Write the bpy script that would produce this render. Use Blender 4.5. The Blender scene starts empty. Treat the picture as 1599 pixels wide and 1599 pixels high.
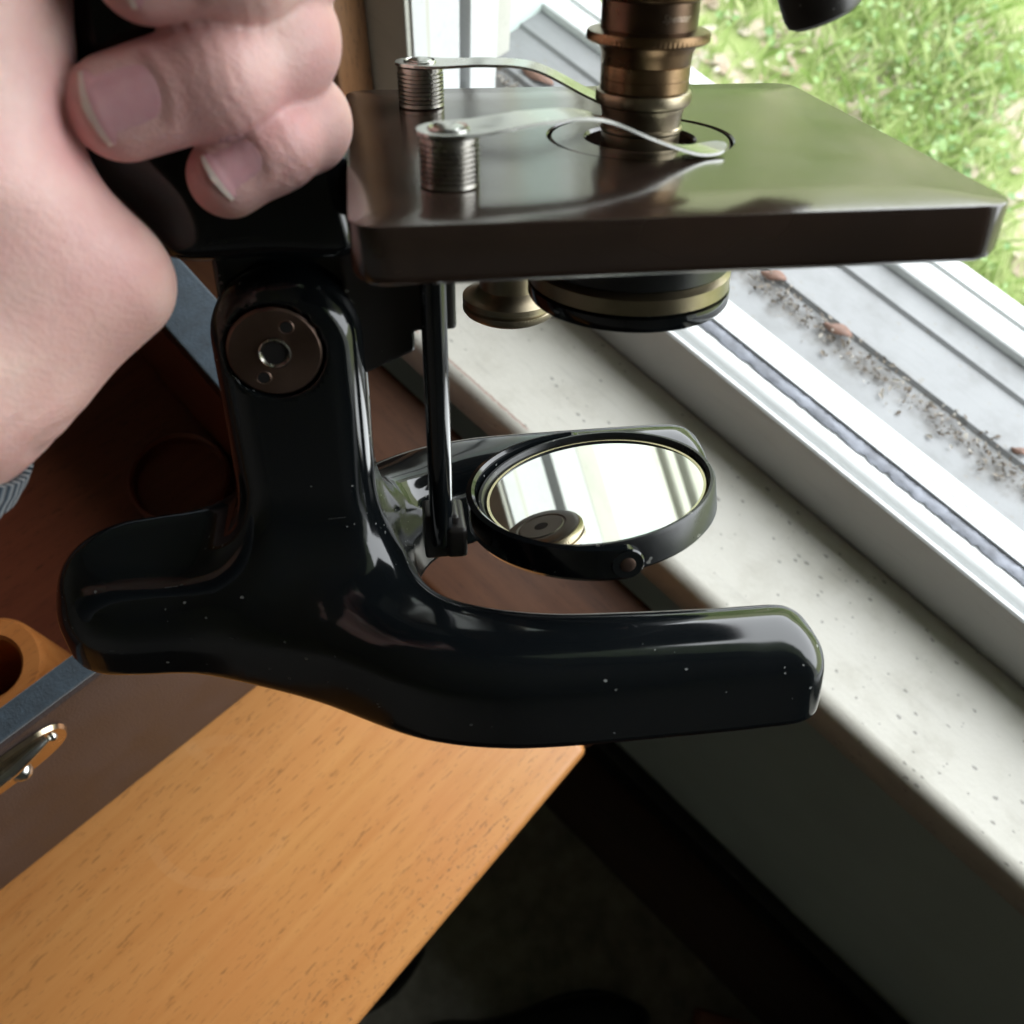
import bpy, bmesh, math, random
import numpy as np
from mathutils import Matrix, Vector

random.seed(7); rng = np.random.default_rng(7)
C = bpy.context.scene.collection
SC = bpy.context.scene

# ------------------------------------------------------------------ camera, world, light
CAMZ = 1.27                                        # height of the phone above the room floor
F_PX, CEN = 1500.0, 799.5
M = np.array([[.71628, .65726, -.23442], [.69616, -.64994, .30484], [.048, -.38155, -.9231]])   # camera axes -> world
cam = bpy.data.cameras.new('camera'); camo = bpy.data.objects.new('camera', cam); C.objects.link(camo)
cam.sensor_width = 36.0; cam.sensor_fit = 'HORIZONTAL'; cam.lens = 36.0 * F_PX / 1599.0
cam.clip_start = .01; cam.clip_end = 200
cm = Matrix.Identity(4)
for i in range(3):
    cm[i][0] = M[i, 0]; cm[i][1] = -M[i, 1]; cm[i][2] = -M[i, 2]
cm[2][3] = CAMZ
camo.matrix_world = cm
cam.dof.use_dof = True; cam.dof.focus_distance = .25; cam.dof.aperture_fstop = 21
SC.camera = camo

w = bpy.data.worlds.new('World'); SC.world = w; w.use_nodes = True
bg = w.node_tree.nodes['Background']
bg.inputs['Color'].default_value = (.93, .97, 1.0, 1); bg.inputs['Strength'].default_value = 7.0
w.cycles.sampling_method = 'AUTOMATIC'

pl = bpy.data.lights.new('window_daylight', 'AREA'); plo = bpy.data.objects.new('window_daylight', pl); C.objects.link(plo)
pl.shape = 'RECTANGLE'; pl.size = 1.15; pl.size_y = .82; pl.cycles.is_portal = True      # portal in the opening: guides the sky light only
plo.location = (.225, .44, CAMZ - .44 + .41); plo.rotation_euler = (math.radians(90), 0, math.radians(180))
plo.rotation_euler = (math.radians(-90), 0, 0)

SC.view_settings.view_transform = 'Standard'; SC.view_settings.look = 'None'
SC.view_settings.exposure = 0.0; SC.view_settings.gamma = 1.0; SC.view_settings.use_curve_mapping = False
SC.cycles.max_bounces = 6; SC.cycles.diffuse_bounces = 4; SC.cycles.use_denoising = True
SC.cycles.sample_clamp_indirect = 6

# ------------------------------------------------------------------ generic helpers
def tag(o, label=None, cat=None, group=None, kind=None):
    if label: o['label'] = label
    if cat: o['category'] = cat
    if group: o['group'] = group
    if kind: o['kind'] = kind
    return o

def empty(name, mat=None, loc=None, rz=0):
    o = bpy.data.objects.new(name, None); C.objects.link(o); o.empty_display_size = .01
    if mat is not None: o.matrix_world = mat
    elif loc is not None: o.location = loc; o.rotation_euler = (0, 0, rz)
    return o

def link(name, me, mat=None, parent=None, smooth=False, matrix=None):
    o = bpy.data.objects.new(name, me); C.objects.link(o)
    if mat is not None:
        for m in (mat if isinstance(mat, (list, tuple)) else [mat]): me.materials.append(m)
    if smooth: me.polygons.foreach_set('use_smooth', [True] * len(me.polygons))
    if parent is not None: o.parent = parent
    if matrix is not None: o.matrix_local = matrix
    return o

def pydata(name, v, f, mat=None, parent=None, smooth=False, sharp=None):
    me = bpy.data.meshes.new(name)
    me.from_pydata([tuple(map(float, p)) for p in v], [], [tuple(int(i) for i in q) for q in f]); me.update()
    o = link(name, me, mat, parent, smooth)
    if sharp is not None: autosharp(me, sharp)
    return o

def autosharp(me, deg):
    bm = bmesh.new(); bm.from_mesh(me); bmesh.ops.recalc_face_normals(bm, faces=bm.faces)
    for f in bm.faces: f.smooth = True
    for e in bm.edges:
        if len(e.link_faces) == 2 and e.calc_face_angle(0) > math.radians(deg): e.smooth = False
    bm.to_mesh(me); bm.free()

def box(name, x0, x1, y0, y1, z0, z1, mat, parent=None, bev=0, seg=3, z=None):
    bm = bmesh.new()
    bmesh.ops.create_cube(bm, size=1)
    for v in bm.verts:
        v.co = ((x0 + x1) / 2 + v.co.x * (x1 - x0), (y0 + y1) / 2 + v.co.y * (y1 - y0), (z0 + z1) / 2 + v.co.z * (z1 - z0))
    if bev: bmesh.ops.bevel(bm, geom=list(bm.edges), offset=bev, segments=seg, profile=.6, affect='EDGES')
    me = bpy.data.meshes.new(name); bm.to_mesh(me); bm.free()
    o = link(name, me, mat, parent)
    if bev: autosharp(me, 40)
    return o

def multibox(name, boxes, mat, parent=None):
    v, f = [], []
    for (x0, x1, y0, y1, z0, z1) in boxes:
        b = len(v)
        v += [(x, y, z) for x in (x0, x1) for y in (y0, y1) for z in (z0, z1)]
        f += [[b + i for i in q] for q in ((0, 1, 3, 2), (4, 6, 7, 5), (0, 4, 5, 1), (2, 3, 7, 6), (0, 2, 6, 4), (1, 5, 7, 3))]
    o = pydata(name, v, f, mat, parent); autosharp(o.data, 30); return o

def lathe(name, prof, mat, parent=None, n=72, c=(0, 0, 0), axis=None, knurl=None, sharp=35, matrix=None, cap=True):
    """prof: (r, z) pairs bottom to top; knurl: {index: (depth, teeth)} modulates r at that ring"""
    v, f = [], []
    for k, (r, z) in enumerate(prof):
        for i in range(n):
            a = 2 * math.pi * i / n; rr = r
            if knurl and k in knurl:
                rr = r - (knurl[k] if i % 2 else 0)
            v.append((c[0] + rr * math.cos(a), c[1] + rr * math.sin(a), c[2] + z))
    for k in range(len(prof) - 1):
        for i in range(n):
            j = (i + 1) % n
            f.append((k * n + i, k * n + j, (k + 1) * n + j, (k + 1) * n + i))
    if cap and prof[0][0] > 1e-6: f.append(tuple(reversed(range(n))))
    if cap and prof[-1][0] > 1e-6: f.append(tuple((len(prof) - 1) * n + i for i in range(n)))
    o = pydata(name, v, f, mat, parent, sharp=sharp)
    if matrix is not None: o.matrix_local = matrix
    return o

def extrude_x(name, prof, x0, x1, mat, parent=None, sharp=35):
    """prof: closed YZ polygon swept along X"""
    n = len(prof)
    v = [(x0, y, z) for y, z in prof] + [(x1, y, z) for y, z in prof]
    f = [(i, (i + 1) % n, n + (i + 1) % n, n + i) for i in range(n)] + [tuple(range(n)), tuple(reversed(range(n, 2 * n)))]
    return pydata(name, v, f, mat, parent, sharp=sharp)

def axis_matrix(origin, zdir):
    z = Vector(zdir).normalized(); q = z.to_track_quat('Z', 'Y')
    m = q.to_matrix().to_4x4(); m.translation = Vector(origin); return m

def sweep(name, pts, rad, mat, parent=None, n=12, flat=None):
    pts = [Vector(p) for p in pts]; v, f = [], []
    up = Vector((0, 0, 1))
    for i, p in enumerate(pts):
        d = (pts[min(i + 1, len(pts) - 1)] - pts[max(i - 1, 0)]).normalized()
        if abs(d.dot(up)) > .95: up = Vector((0, 1, 0))
        s = d.cross(up).normalized(); u = s.cross(d).normalized()
        r = rad[i] if isinstance(rad, (list, tuple)) else rad
        for k in range(n):
            a = 2 * math.pi * k / n
            v.append(p + s * math.cos(a) * r * (flat or 1) + u * math.sin(a) * r)
    for i in range(len(pts) - 1):
        for k in range(n):
            j = (k + 1) % n
            f.append((i * n + k, i * n + j, (i + 1) * n + j, (i + 1) * n + k))
    f.append(tuple(range(n))); f.append(tuple((len(pts) - 1) * n + k for k in range(n)))
    return pydata(name, v, f, mat, parent, sharp=50)

def catmull(P, sub=8, closed=True):
    P = np.array(P, float); n = len(P); out = []
    for i in range(n if closed else n - 1):
        if closed: a, b, c, d = P[(i - 1) % n], P[i], P[(i + 1) % n], P[(i + 2) % n]
        else: a, b, c, d = P[max(i - 1, 0)], P[i], P[i + 1], P[min(i + 2, n - 1)]
        for s in range(sub):
            t = s / sub
            out.append(.5 * ((2 * b) + (c - a) * t + (2 * a - 5 * b + 4 * c - d) * t * t + (3 * b - a - 3 * c + d) * t ** 3))
    if not closed: out.append(P[-1])
    return np.array(out)

# ------------------------------------------------------------------ signed distance modelling (cast iron, hand)
def smin(a, b, k):
    h = np.clip(.5 + .5 * (b - a) / k, 0, 1)
    return b + (a - b) * h - k * h * (1 - h)

def smax(a, b, k): return -smin(-a, -b, k)

def roundcone(p, a, b, r1, r2):
    a, b = np.asarray(a, float), np.asarray(b, float)
    ba = b - a; l2 = ba @ ba; rr = r1 - r2; a2 = l2 - rr * rr; il2 = 1 / l2
    pa = p - a; y = pa @ ba; z = y - l2
    t = pa * l2 - y[..., None] * ba
    x2 = (t * t).sum(-1); y2 = y * y * l2; z2 = z * z * l2
    k = np.sign(rr) * rr * rr * x2
    d = (np.sqrt(x2 * a2 * il2) + y * rr) * il2 - r1
    m1 = np.sign(z) * a2 * z2 > k; m2 = np.sign(y) * a2 * y2 < k
    d = np.where(m2, np.sqrt(x2 + y2) * il2 - r1, d)
    return np.where(m1, np.sqrt(x2 + z2) * il2 - r2, d)

def ellipsoid(p, c, r, axes=None):
    q = p - np.asarray(c, float)
    if axes is not None: q = q @ np.asarray(axes, float).T
    r = np.asarray(r, float)
    k0 = np.linalg.norm(q / r, axis=-1); k1 = np.linalg.norm(q / (r * r), axis=-1)
    return k0 * (k0 - 1) / np.maximum(k1, 1e-9)

class Poly2:
    """distance to a closed 2D polygon, tabulated on a fine grid"""
    def __init__(self, P, h=.0006, pad=.03):
        P = np.asarray(P, float); self.lo = P.min(0) - pad; self.h = h
        nx, ny = (np.ceil((P.max(0) + pad - self.lo) / h)).astype(int) + 1
        gx = self.lo[0] + np.arange(nx) * h; gy = self.lo[1] + np.arange(ny) * h
        X, Y = np.meshgrid(gx, gy, indexing='ij'); d = np.full(X.shape, 1e9); ins = np.zeros(X.shape, bool)
        for i in range(len(P)):
            a, b = P[i], P[(i + 1) % len(P)]; e = b - a; wx = X - a[0]; wy = Y - a[1]
            t = np.clip((wx * e[0] + wy * e[1]) / max(e @ e, 1e-18), 0, 1)
            d = np.minimum(d, (wx - e[0] * t) ** 2 + (wy - e[1] * t) ** 2)
            c = (a[1] > Y) != (b[1] > Y)
            if a[1] != b[1]: ins ^= c & (X < e[0] * (Y - a[1]) / (b[1] - a[1]) + a[0])
        self.g = np.where(ins, -1, 1) * np.sqrt(d)
    def __call__(self, x, y):
        u = np.clip((x - self.lo[0]) / self.h, 0, self.g.shape[0] - 1.001); v = np.clip((y - self.lo[1]) / self.h, 0, self.g.shape[1] - 1.001)
        i, j = u.astype(int), v.astype(int); a, b = u - i, v - j; g = self.g
        return (g[i, j] * (1 - a) + g[i + 1, j] * a) * (1 - b) + (g[i, j + 1] * (1 - a) + g[i + 1, j + 1] * a) * b

def extr(d2, dz, r):
    """rounded extrusion from a 2D distance and a slab distance"""
    a, b = d2 + r, dz + r
    return np.minimum(np.maximum(a, b), 0) + np.sqrt(np.maximum(a, 0) ** 2 + np.maximum(b, 0) ** 2) - r

def surface_nets(fn, lo, hi, h):
    lo, hi = np.asarray(lo, float), np.asarray(hi, float); n = np.ceil((hi - lo) / h).astype(int) + 1
    ax = [lo[i] + np.arange(n[i]) * h for i in range(3)]
    B = 8; V = np.empty(n, np.float32)
    nb = -(-n // B); cb = np.stack(np.meshgrid(*[np.arange(k) for k in nb], indexing='ij'), -1).reshape(-1, 3)
    dc = fn(lo + (cb * B + (B - 1) / 2) * h)
    off = np.stack(np.meshgrid(*[np.arange(B)] * 3, indexing='ij'), -1).reshape(-1, 3)
    big = np.repeat(np.repeat(np.repeat(dc.reshape(nb), B, 0), B, 1), B, 2).astype(np.float32)
    near = cb[np.abs(dc) < B * h * 1.25]
    for q in range(0, len(near), 400):
        g = (near[q:q + 400, None] * B + off[None]).reshape(-1, 3)
        big[g[:, 0], g[:, 1], g[:, 2]] = fn(lo + g * h)
    V = big[:n[0], :n[1], :n[2]]
    S = V < 0
    sl = lambda A, d: A[d[0]:d[0] + n[0] - 1, d[1]:d[1] + n[1] - 1, d[2]:d[2] + n[2] - 1]
    cs = [(a, b, c) for a in (0, 1) for b in (0, 1) for c in (0, 1)]
    cnt = sum(sl(S, c).astype(np.int8) for c in cs)
    act = (cnt > 0) & (cnt < 8); idx = np.full(act.shape, -1, np.int64); cells = np.argwhere(act); idx[act] = np.arange(len(cells))
    acc = np.zeros((len(cells), 3)); k = np.zeros(len(cells))
    val = {c: V[cells[:, 0] + c[0], cells[:, 1] + c[1], cells[:, 2] + c[2]] for c in cs}
    for c in cs:
        for d in range(3):
            if c[d] == 0:
                e = list(c); e[d] = 1; e = tuple(e); a, b = val[c], val[e]; m = (a < 0) != (b < 0)
                t = np.where(m, a / np.where(m, a - b, 1), 0); p = np.tile(np.array(c, float), (len(cells), 1)); p[:, d] += t
                acc[m] += p[m]; k[m] += 1
    P = lo + (cells + acc / k[:, None]) * h
    for _ in range(2):
        d0 = fn(P); G = np.stack([(fn(P + np.eye(3)[i] * 2e-4) - d0) / 2e-4 for i in range(3)], 1)
        st = d0[:, None] * G / np.maximum((G * G).sum(1, keepdims=True), .2)
        P = P - np.clip(st, -h * .6, h * .6)
    Fq = []
    for d in range(3):
        u, v = [(1, 2), (2, 0), (0, 1)][d]
        s0 = [slice(1, n[i] - 1) for i in range(3)]; s0[d] = slice(0, n[d] - 1); s1 = list(s0); s1[d] = slice(1, n[d])
        a, b = S[tuple(s0)], S[tuple(s1)]
        for flip, m in ((False, a & ~b), (True, ~a & b)):
            e = np.argwhere(m)
            if not len(e): continue
            e = e + np.array([0 if i == d else 1 for i in range(3)])
            du, dv = np.eye(3, dtype=int)[u], np.eye(3, dtype=int)[v]
            q = [e - du - dv, e - dv, e, e - du]
            q = np.stack([idx[t[:, 0], t[:, 1], t[:, 2]] for t in q], 1)
            Fq.append(q[:, ::-1] if flip else q)
    return P, np.concatenate(Fq)

def sdf_obj(name, fn, lo, hi, h, mat, parent=None):
    P, Fq = surface_nets(fn, lo, hi, h)
    me = bpy.data.meshes.new(name)
    me.vertices.add(len(P)); me.vertices.foreach_set('co', P.ravel())
    me.loops.add(Fq.size); me.loops.foreach_set('vertex_index', Fq.ravel().astype(np.int32))
    me.polygons.add(len(Fq)); me.polygons.foreach_set('loop_start', np.arange(0, Fq.size, 4, dtype=np.int32))
    me.update(calc_edges=True); me.validate()
    return link(name, me, mat, parent, smooth=True)

# ------------------------------------------------------------------ materials
class N:
    def __init__(s, name):
        s.m = bpy.data.materials.new(name); s.m.use_nodes = True; s.t = s.m.node_tree; s.b = s.t.nodes['Principled BSDF']
    def node(s, typ, ins=None, **kw):
        n = s.t.nodes.new(typ)
        for k, v in kw.items(): setattr(n, k, v)
        for k, v in (ins or {}).items(): s.put(n.inputs[k], v)
        return n
    def put(s, sock, v):
        if hasattr(v, 'is_output'): s.t.links.new(v, sock)
        else:
            if isinstance(v, tuple) and len(v) == 3 and sock.type == 'RGBA': v = (*v, 1)
            sock.default_value = v
    def set(s, **kw):
        al = dict(color='Base Color', rough='Roughness', metal='Metallic', coat='Coat Weight', coatr='Coat Roughness', spec='Specular IOR Level', sss='Subsurface Weight', sssr='Subsurface Radius', ssss='Subsurface Scale', normal='Normal', ior='IOR', sheen='Sheen Weight', emit='Emission Color', emits='Emission Strength')
        for k, v in kw.items(): s.put(s.b.inputs[al[k]], v)
        return s
    def obj(s, scale=(1, 1, 1), rot=(0, 0, 0), loc=(0, 0, 0)):
        tc = s.node('ShaderNodeTexCoord'); mp = s.node('ShaderNodeMapping', {'Vector': tc.outputs['Object'], 'Scale': scale, 'Rotation': rot, 'Location': loc}); return mp.outputs[0]
    def noise(s, vec, scale, detail=4, rough=.55, dist=0):
        return s.node('ShaderNodeTexNoise', {'Vector': vec, 'Scale': scale, 'Detail': detail, 'Roughness': rough, 'Distortion': dist}).outputs['Fac']
    def ramp(s, fac, stops, interp='LINEAR'):
        n = s.node('ShaderNodeValToRGB', {'Fac': fac}); cr = n.color_ramp; cr.interpolation = interp
        while len(cr.elements) < len(stops): cr.elements.new(.5)
        for e, (p, c) in zip(cr.elements, stops): e.position = p; e.color = (*c, 1) if len(c) == 3 else c
        return n.outputs[0]
    def mix(s, fac, a, b, mode='MIX'):
        n = s.node('ShaderNodeMix', data_type='RGBA', blend_type=mode)
        s.put(n.inputs[0], fac); s.put(n.inputs[6], a); s.put(n.inputs[7], b); return n.outputs[2]
    def math(s, op, a, b=0., c=None):
        n = s.node('ShaderNodeMath', operation=op); s.put(n.inputs[0], a); s.put(n.inputs[1], b)
        if c is not None: s.put(n.inputs[2], c)
        return n.outputs[0]
    def maprange(s, v, a, b, c, d):
        return s.node('ShaderNodeMapRange', {'Value': v, 'From Min': a, 'From Max': b, 'To Min': c, 'To Max': d}).outputs[0]
    def bump(s, h, strength=.2, dist=.001, normal=None):
        i = {'Height': h, 'Strength': strength, 'Distance': dist}
        if normal is not None: i['Normal'] = normal
        return s.node('ShaderNodeBump', i).outputs[0]

W3 = lambda v: (v, v, v)
BW = [(0, W3(0)), (1, W3(1))]

def m_enamel():
    n = N('black_enamel'); v = n.obj()
    big = n.noise(v, 60, 5); fine = n.noise(v, 900, 3)
    vor = n.node('ShaderNodeTexVoronoi', {'Vector': n.obj(scale=(1, 1, 1.3)), 'Scale': 470., 'Randomness': 1.}, feature='F1')
    rnd = n.node('ShaderNodeSeparateColor', {0: vor.outputs['Color']}).outputs[0]
    dist = n.math('ADD', vor.outputs['Distance'], n.math('MULTIPLY', n.math('SUBTRACT', fine, .5), .55))
    spot = n.math('MULTIPLY', n.math('LESS_THAN', dist, .16), n.math('GREATER_THAN', rnd, .74))
    cl = n.math('GREATER_THAN', n.noise(v, 38, 2), .53)
    spot = n.math('MULTIPLY', spot, cl)
    scr = n.math('MULTIPLY', n.math('GREATER_THAN', n.noise(n.obj(scale=(.05, 1, 1), rot=(.3, .5, .2)), 900, 2), .735), n.math('GREATER_THAN', n.noise(v, 30, 2, .5, .3), .56))
    spot = n.math('MAXIMUM', spot, n.math('MULTIPLY', scr, .35))
    n.set(color=n.mix(spot, (.0045, .0058, .0068), (.15, .155, .15)), rough=n.mix(spot, n.maprange(big, .3, .75, .07, .17), W3(.6)), coat=.12, coatr=.06, ior=1.48,
          normal=n.bump(n.noise(v, 110, 2), .02, .001))
    return n.m

def m_black(name='black_paint', c=(.009, .010, .011), r=.3):
    n = N(name); v = n.obj(); a = n.noise(v, 300, 5)
    n.set(color=n.mix(n.math('GREATER_THAN', a, .68), c, (.16, .16, .15)), rough=n.maprange(n.noise(v, 90, 4), .3, .7, r * .7, r * 1.4), normal=n.bump(a, .05, .0004))
    return n.m

def m_vulcanite():
    n = N('stage_vulcanite'); v = n.obj(); a = n.noise(v, 45, 6, .6); b = n.noise(n.obj(scale=(1, 5, 5), rot=(0, 0, .5)), 420, 3)
    c = n.ramp(n.noise(v, 28, 4), [(.3, (.020, .013, .010)), (.75, (.036, .022, .016))])
    sc = n.math('GREATER_THAN', b, .71)
    n.set(color=n.mix(n.math('MULTIPLY', sc, .8), c, (.003, .003, .003)), rough=n.maprange(a, .3, .7, .12, .22), ior=1.7, spec=.42, normal=n.bump(n.noise(v, 700, 3), .05, .0003))
    return n.m

def m_brass(name='aged_brass', c1=(.115, .072, .038), c2=(.25, .168, .092), r=(.22, .42), ann=True):
    n = N(name); v = n.obj(); a = n.noise(v, 95, 5); s = n.noise(n.obj(scale=(.15, .15, 6)), 900, 2)
    n.set(color=n.ramp(a, [(.3, c1), (.7, c2)]), metal=1., rough=n.maprange(n.noise(v, 60, 4), .3, .7, *r), normal=n.bump(s, .08, .0003))
    return n.m

def m_steel(name='spring_steel', c=(.58, .58, .55), r=(.16, .3)):
    n = N(name); v = n.obj(); a = n.noise(v, 120, 5)
    n.set(color=n.ramp(a, [(.3, tuple(x * .75 for x in c)), (.7, c)]), metal=1., rough=n.maprange(a, .3, .7, *r), normal=n.bump(n.noise(n.obj(scale=(1, 8, 1)), 700, 2), .03, .0003))
    return n.m

def m_skin(tips):
    n = N('skin'); v = n.obj(); big = n.noise(v, 38, 3); mid = n.noise(v, 120, 4); fine = n.noise(v, 900, 4, .6)
    c = n.ramp(big, [(.30, (.70, .495, .435)), (.5, (.68, .455, .41)), (.70, (.63, .365, .345))])
    blot = n.ramp(mid, [(.42, W3(0)), (.62, W3(1))])
    c = n.mix(n.math('MULTIPLY', blot, .28), c, (.52, .25, .235))
    wr = n.node('ShaderNodeTexWave', {'Vector': n.obj(rot=(.4, .9, .3)), 'Scale': 190., 'Distortion': 9., 'Detail': 3., 'Detail Scale': 2.}).outputs['Fac']
    h = n.math('ADD', n.math('MULTIPLY', fine, .5), n.math('MULTIPLY', wr, .16))
    vo = n.node('ShaderNodeTexVoronoi', {'Vector': n.obj(), 'Scale': 1300.}).outputs['Distance']
    h = n.math('ADD', h, n.math('MULTIPLY', vo, .3))
    c = n.mix(n.ramp(n.noise(v, 420, 4, .7), [(.35, W3(0)), (.7, W3(.22))]), c, (.52, .29, .26))
    c = n.mix(n.ramp(n.noise(v, 16, 2), [(.50, W3(0)), (.68, W3(.45))]), c, (.60, .30, .285))
    for (tp, rad_, amt) in tips:                      # blood-flushed fingertips and knuckles
        ds = n.node('ShaderNodeVectorMath', {0: v, 1: tuple(map(float, tp))}, operation='DISTANCE').outputs['Value']
        ds = n.math('ADD', ds, n.math('MULTIPLY', n.math('SUBTRACT', mid, .5), .010))
        c = n.mix(n.math('MULTIPLY', n.maprange(ds, rad_ * .35, rad_, 1., 0.), amt), c, (.60, .28, .28))
    n.set(color=c, rough=n.maprange(fine, .3, .7, .38, .55), sss=.30, sssr=(.9, .32, .18), ssss=.004, spec=.4, normal=n.bump(h, .21, .0006))
    return n.m

def m_plain(name, c, r=.5, var=.15, scale=60, bump=.1, bs=400, metal=0., spec=.5, bd=.0005):
    n = N(name); v = n.obj(); a = n.noise(v, scale, 5)
    n.set(color=n.ramp(a, [(.3, tuple(x * (1 - var) for x in c)), (.7, tuple(min(1, x * (1 + var)) for x in c))]), rough=n.maprange(a, .3, .7, r * .85, min(1, r * 1.15)), metal=metal, spec=spec,
          normal=n.bump(n.noise(v, bs, 4), bump, bd))
    return n.m

def m_wood(name, c_lo, c_hi, c_pore, rough=.35, axis='Y', pore=.60, coat=.25):
    n = N(name)
    sc = {'Y': (1, .045, 1), 'X': (.045, 1, 1), 'Z': (1, 1, .045)}[axis]; sp = {'Y': (1, .13, 1), 'X': (.13, 1, 1), 'Z': (1, 1, .13)}[axis]
    g = n.noise(n.obj(scale=sc), 130, 6, .6, .6); big = n.noise(n.obj(), 9, 4); por = n.noise(n.obj(scale=sp), 980, 3, .55); pm = n.noise(n.obj(scale=sc), 60, 3)
    c = n.ramp(g, [(.28, c_lo), (.72, c_hi)])
    c = n.mix(n.maprange(big, .35, .7, 0, .45), c, tuple(x * f for x, f in zip(c_lo, (1.0, .78, .6))))
    p = n.math('MULTIPLY', n.ramp(por, [(pore, W3(0)), (pore + .05, W3(1))]), n.ramp(pm, [(.36, W3(.30)), (.6, W3(1))]))
    c = n.mix(n.math('MULTIPLY', p, .58), c, c_pore)
    n.set(color=c, rough=n.maprange(big, .3, .7, rough * .8, rough * 1.25), normal=n.bump(n.math('SUBTRACT', n.math('MULTIPLY', g, .3), p), .12, .0006), coat=coat, coatr=.25, spec=.5 if coat else .25)
    return n, c

def m_table():
    n, c = m_wood('tan_table_wood', (.46, .195, .055), (.55, .265, .085), (.14, .058, .022), .36)
    # pale ring left by a wet glass, scuffed strip with dark specks along the worn edge
    v = n.obj(); sx = n.node('ShaderNodeSeparateXYZ', {0: v})
    for (cx, cy, r) in ((-.118, -.052, .034), (-.150, -.012, .030)):
        d = n.math('SQRT', n.math('ADD', n.math('POWER', n.math('SUBTRACT', sx.outputs[0], cx), 2.), n.math('POWER', n.math('SUBTRACT', sx.outputs[1], cy), 2.)))
        ring = n.math('LESS_THAN', n.math('ABSOLUTE', n.math('SUBTRACT', d, r)), .0028)
        part = n.ramp(n.noise(v, 22, 2), [(.45, W3(0)), (.6, W3(1))])
        c = n.mix(n.math('MULTIPLY', n.math('MULTIPLY', ring, part), .07), c, (.70, .44, .22))
    edge = n.maprange(sx.outputs[0], -.040, -.016, 0, 1)
    sp = n.ramp(n.noise(n.obj(scale=(1, .5, 1)), 600, 3), [(.60, W3(0)), (.66, W3(1))])
    pat = n.ramp(n.noise(v, 14, 2), [(.45, W3(0)), (.55, W3(1))])
    c = n.mix(n.math('MULTIPLY', n.math('MULTIPLY', edge, n.math('MULTIPLY', sp, pat)), .7), c, (.11, .06, .03))
    n.set(color=c); return n.m

def m_paint(name='white_paint', c=(.535, .515, .455), dirt=.35, specks=True, r=.4, chips=False):
    n = N(name); v = n.obj(); a = n.noise(v, 35, 6, .65); st = n.noise(n.obj(scale=(.12, 1, 1)), 260, 4)
    col = n.mix(n.ramp(a, [(.5, W3(0)), (.78, W3(dirt))]), c, tuple(x * f for x, f in zip(c, (.62, .60, .55))))
    col = n.mix(n.ramp(st, [(.58, W3(0)), (.75, W3(.22))]), col, tuple(x * .55 for x in c))
    h = n.math('MULTIPLY', st, .5)
    if specks:
        vo = n.node('ShaderNodeTexVoronoi', {'Vector': n.obj(scale=(.6, 1, 1)), 'Scale': 330., 'Randomness': 1.})
        rnd = n.node('ShaderNodeSeparateColor', {0: vo.outputs['Color']}).outputs[0]
        ds = n.math('ADD', vo.outputs['Distance'], n.math('MULTIPLY', n.math('SUBTRACT', n.noise(v, 700, 3), .5), .5))
        sp = n.math('MULTIPLY', n.math('MULTIPLY', n.math('LESS_THAN', ds, n.maprange(rnd, .68, 1., .05, .3)), n.math('GREATER_THAN', rnd, .68)), n.math('GREATER_THAN', n.noise(v, 26, 4, .7), .46))
        col = n.mix(n.math('MULTIPLY', sp, .7), col, (.17, .16, .14)); h = n.math('SUBTRACT', h, sp)
    if chips:
        sx = n.node('ShaderNodeSeparateXYZ', {0: v}); nz = n.noise(v, 420, 4); lo_ = n.noise(v, 25, 2)
        near = n.math('LESS_THAN', n.math('ABSOLUTE', n.math('ADD', n.math('SUBTRACT', sx.outputs[1], .1925), n.math('MULTIPLY', n.math('SUBTRACT', nz, .5), .0022))), .0005)
        mk = n.math('MULTIPLY', near, n.math('MULTIPLY', n.math('GREATER_THAN', lo_, .47), n.math('LESS_THAN', sx.outputs[0], -.06)))
        col = n.mix(n.math('MULTIPLY', mk, .6), col, (.36, .16, .12)); h = n.math('SUBTRACT', h, mk)
    n.set(color=col, rough=n.maprange(a, .3, .7, r * .8, r * 1.3), normal=n.bump(n.math('ADD', h, n.math('MULTIPLY', n.noise(v, 330, 5, .7), .8)), .32, .0006))
    return n.m

def m_ext():
    m = m_paint('exterior_sill_paint', (.185, .19, .192), .5, True, .5); n = N.__new__(N); n.m = m; n.t = m.node_tree; n.b = n.t.nodes['Principled BSDF']
    src = n.b.inputs['Base Color'].links[0].from_socket; v = n.obj(); sx = n.node('ShaderNodeSeparateXYZ', {0: v})
    d = n.math('ABSOLUTE', n.math('ADD', n.math('SUBTRACT', sx.outputs[1], .350), n.math('MULTIPLY', n.math('SUBTRACT', n.noise(v, 70, 4, .7), .5), .030)))
    band = n.math('MULTIPLY', n.maprange(d, .002, .013, 1., 0.), n.ramp(n.noise(v, 260, 4, .7), [(.3, W3(.15)), (.65, W3(.85))]))
    n.set(color=n.mix(band, src, (.085, .075, .06))); return m

def m_felt(name, c):
    n = N(name); v = n.obj(); a = n.noise(v, 700, 4, .7); b = n.noise(n.obj(scale=(1, 1, 1)), 160, 4)
    fib = n.ramp(n.noise(n.obj(scale=(6, 1, 1), rot=(0, 0, .7)), 300, 3), [(.62, W3(0)), (.75, W3(.55))])
    col = n.mix(fib, n.ramp(b, [(.3, tuple(x * .6 for x in c)), (.7, c)]), tuple(min(1, x * 2.4) for x in c))
    n.set(color=col, rough=.85, sheen=.3, normal=n.bump(a, .5, .0008)); return n.m

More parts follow.
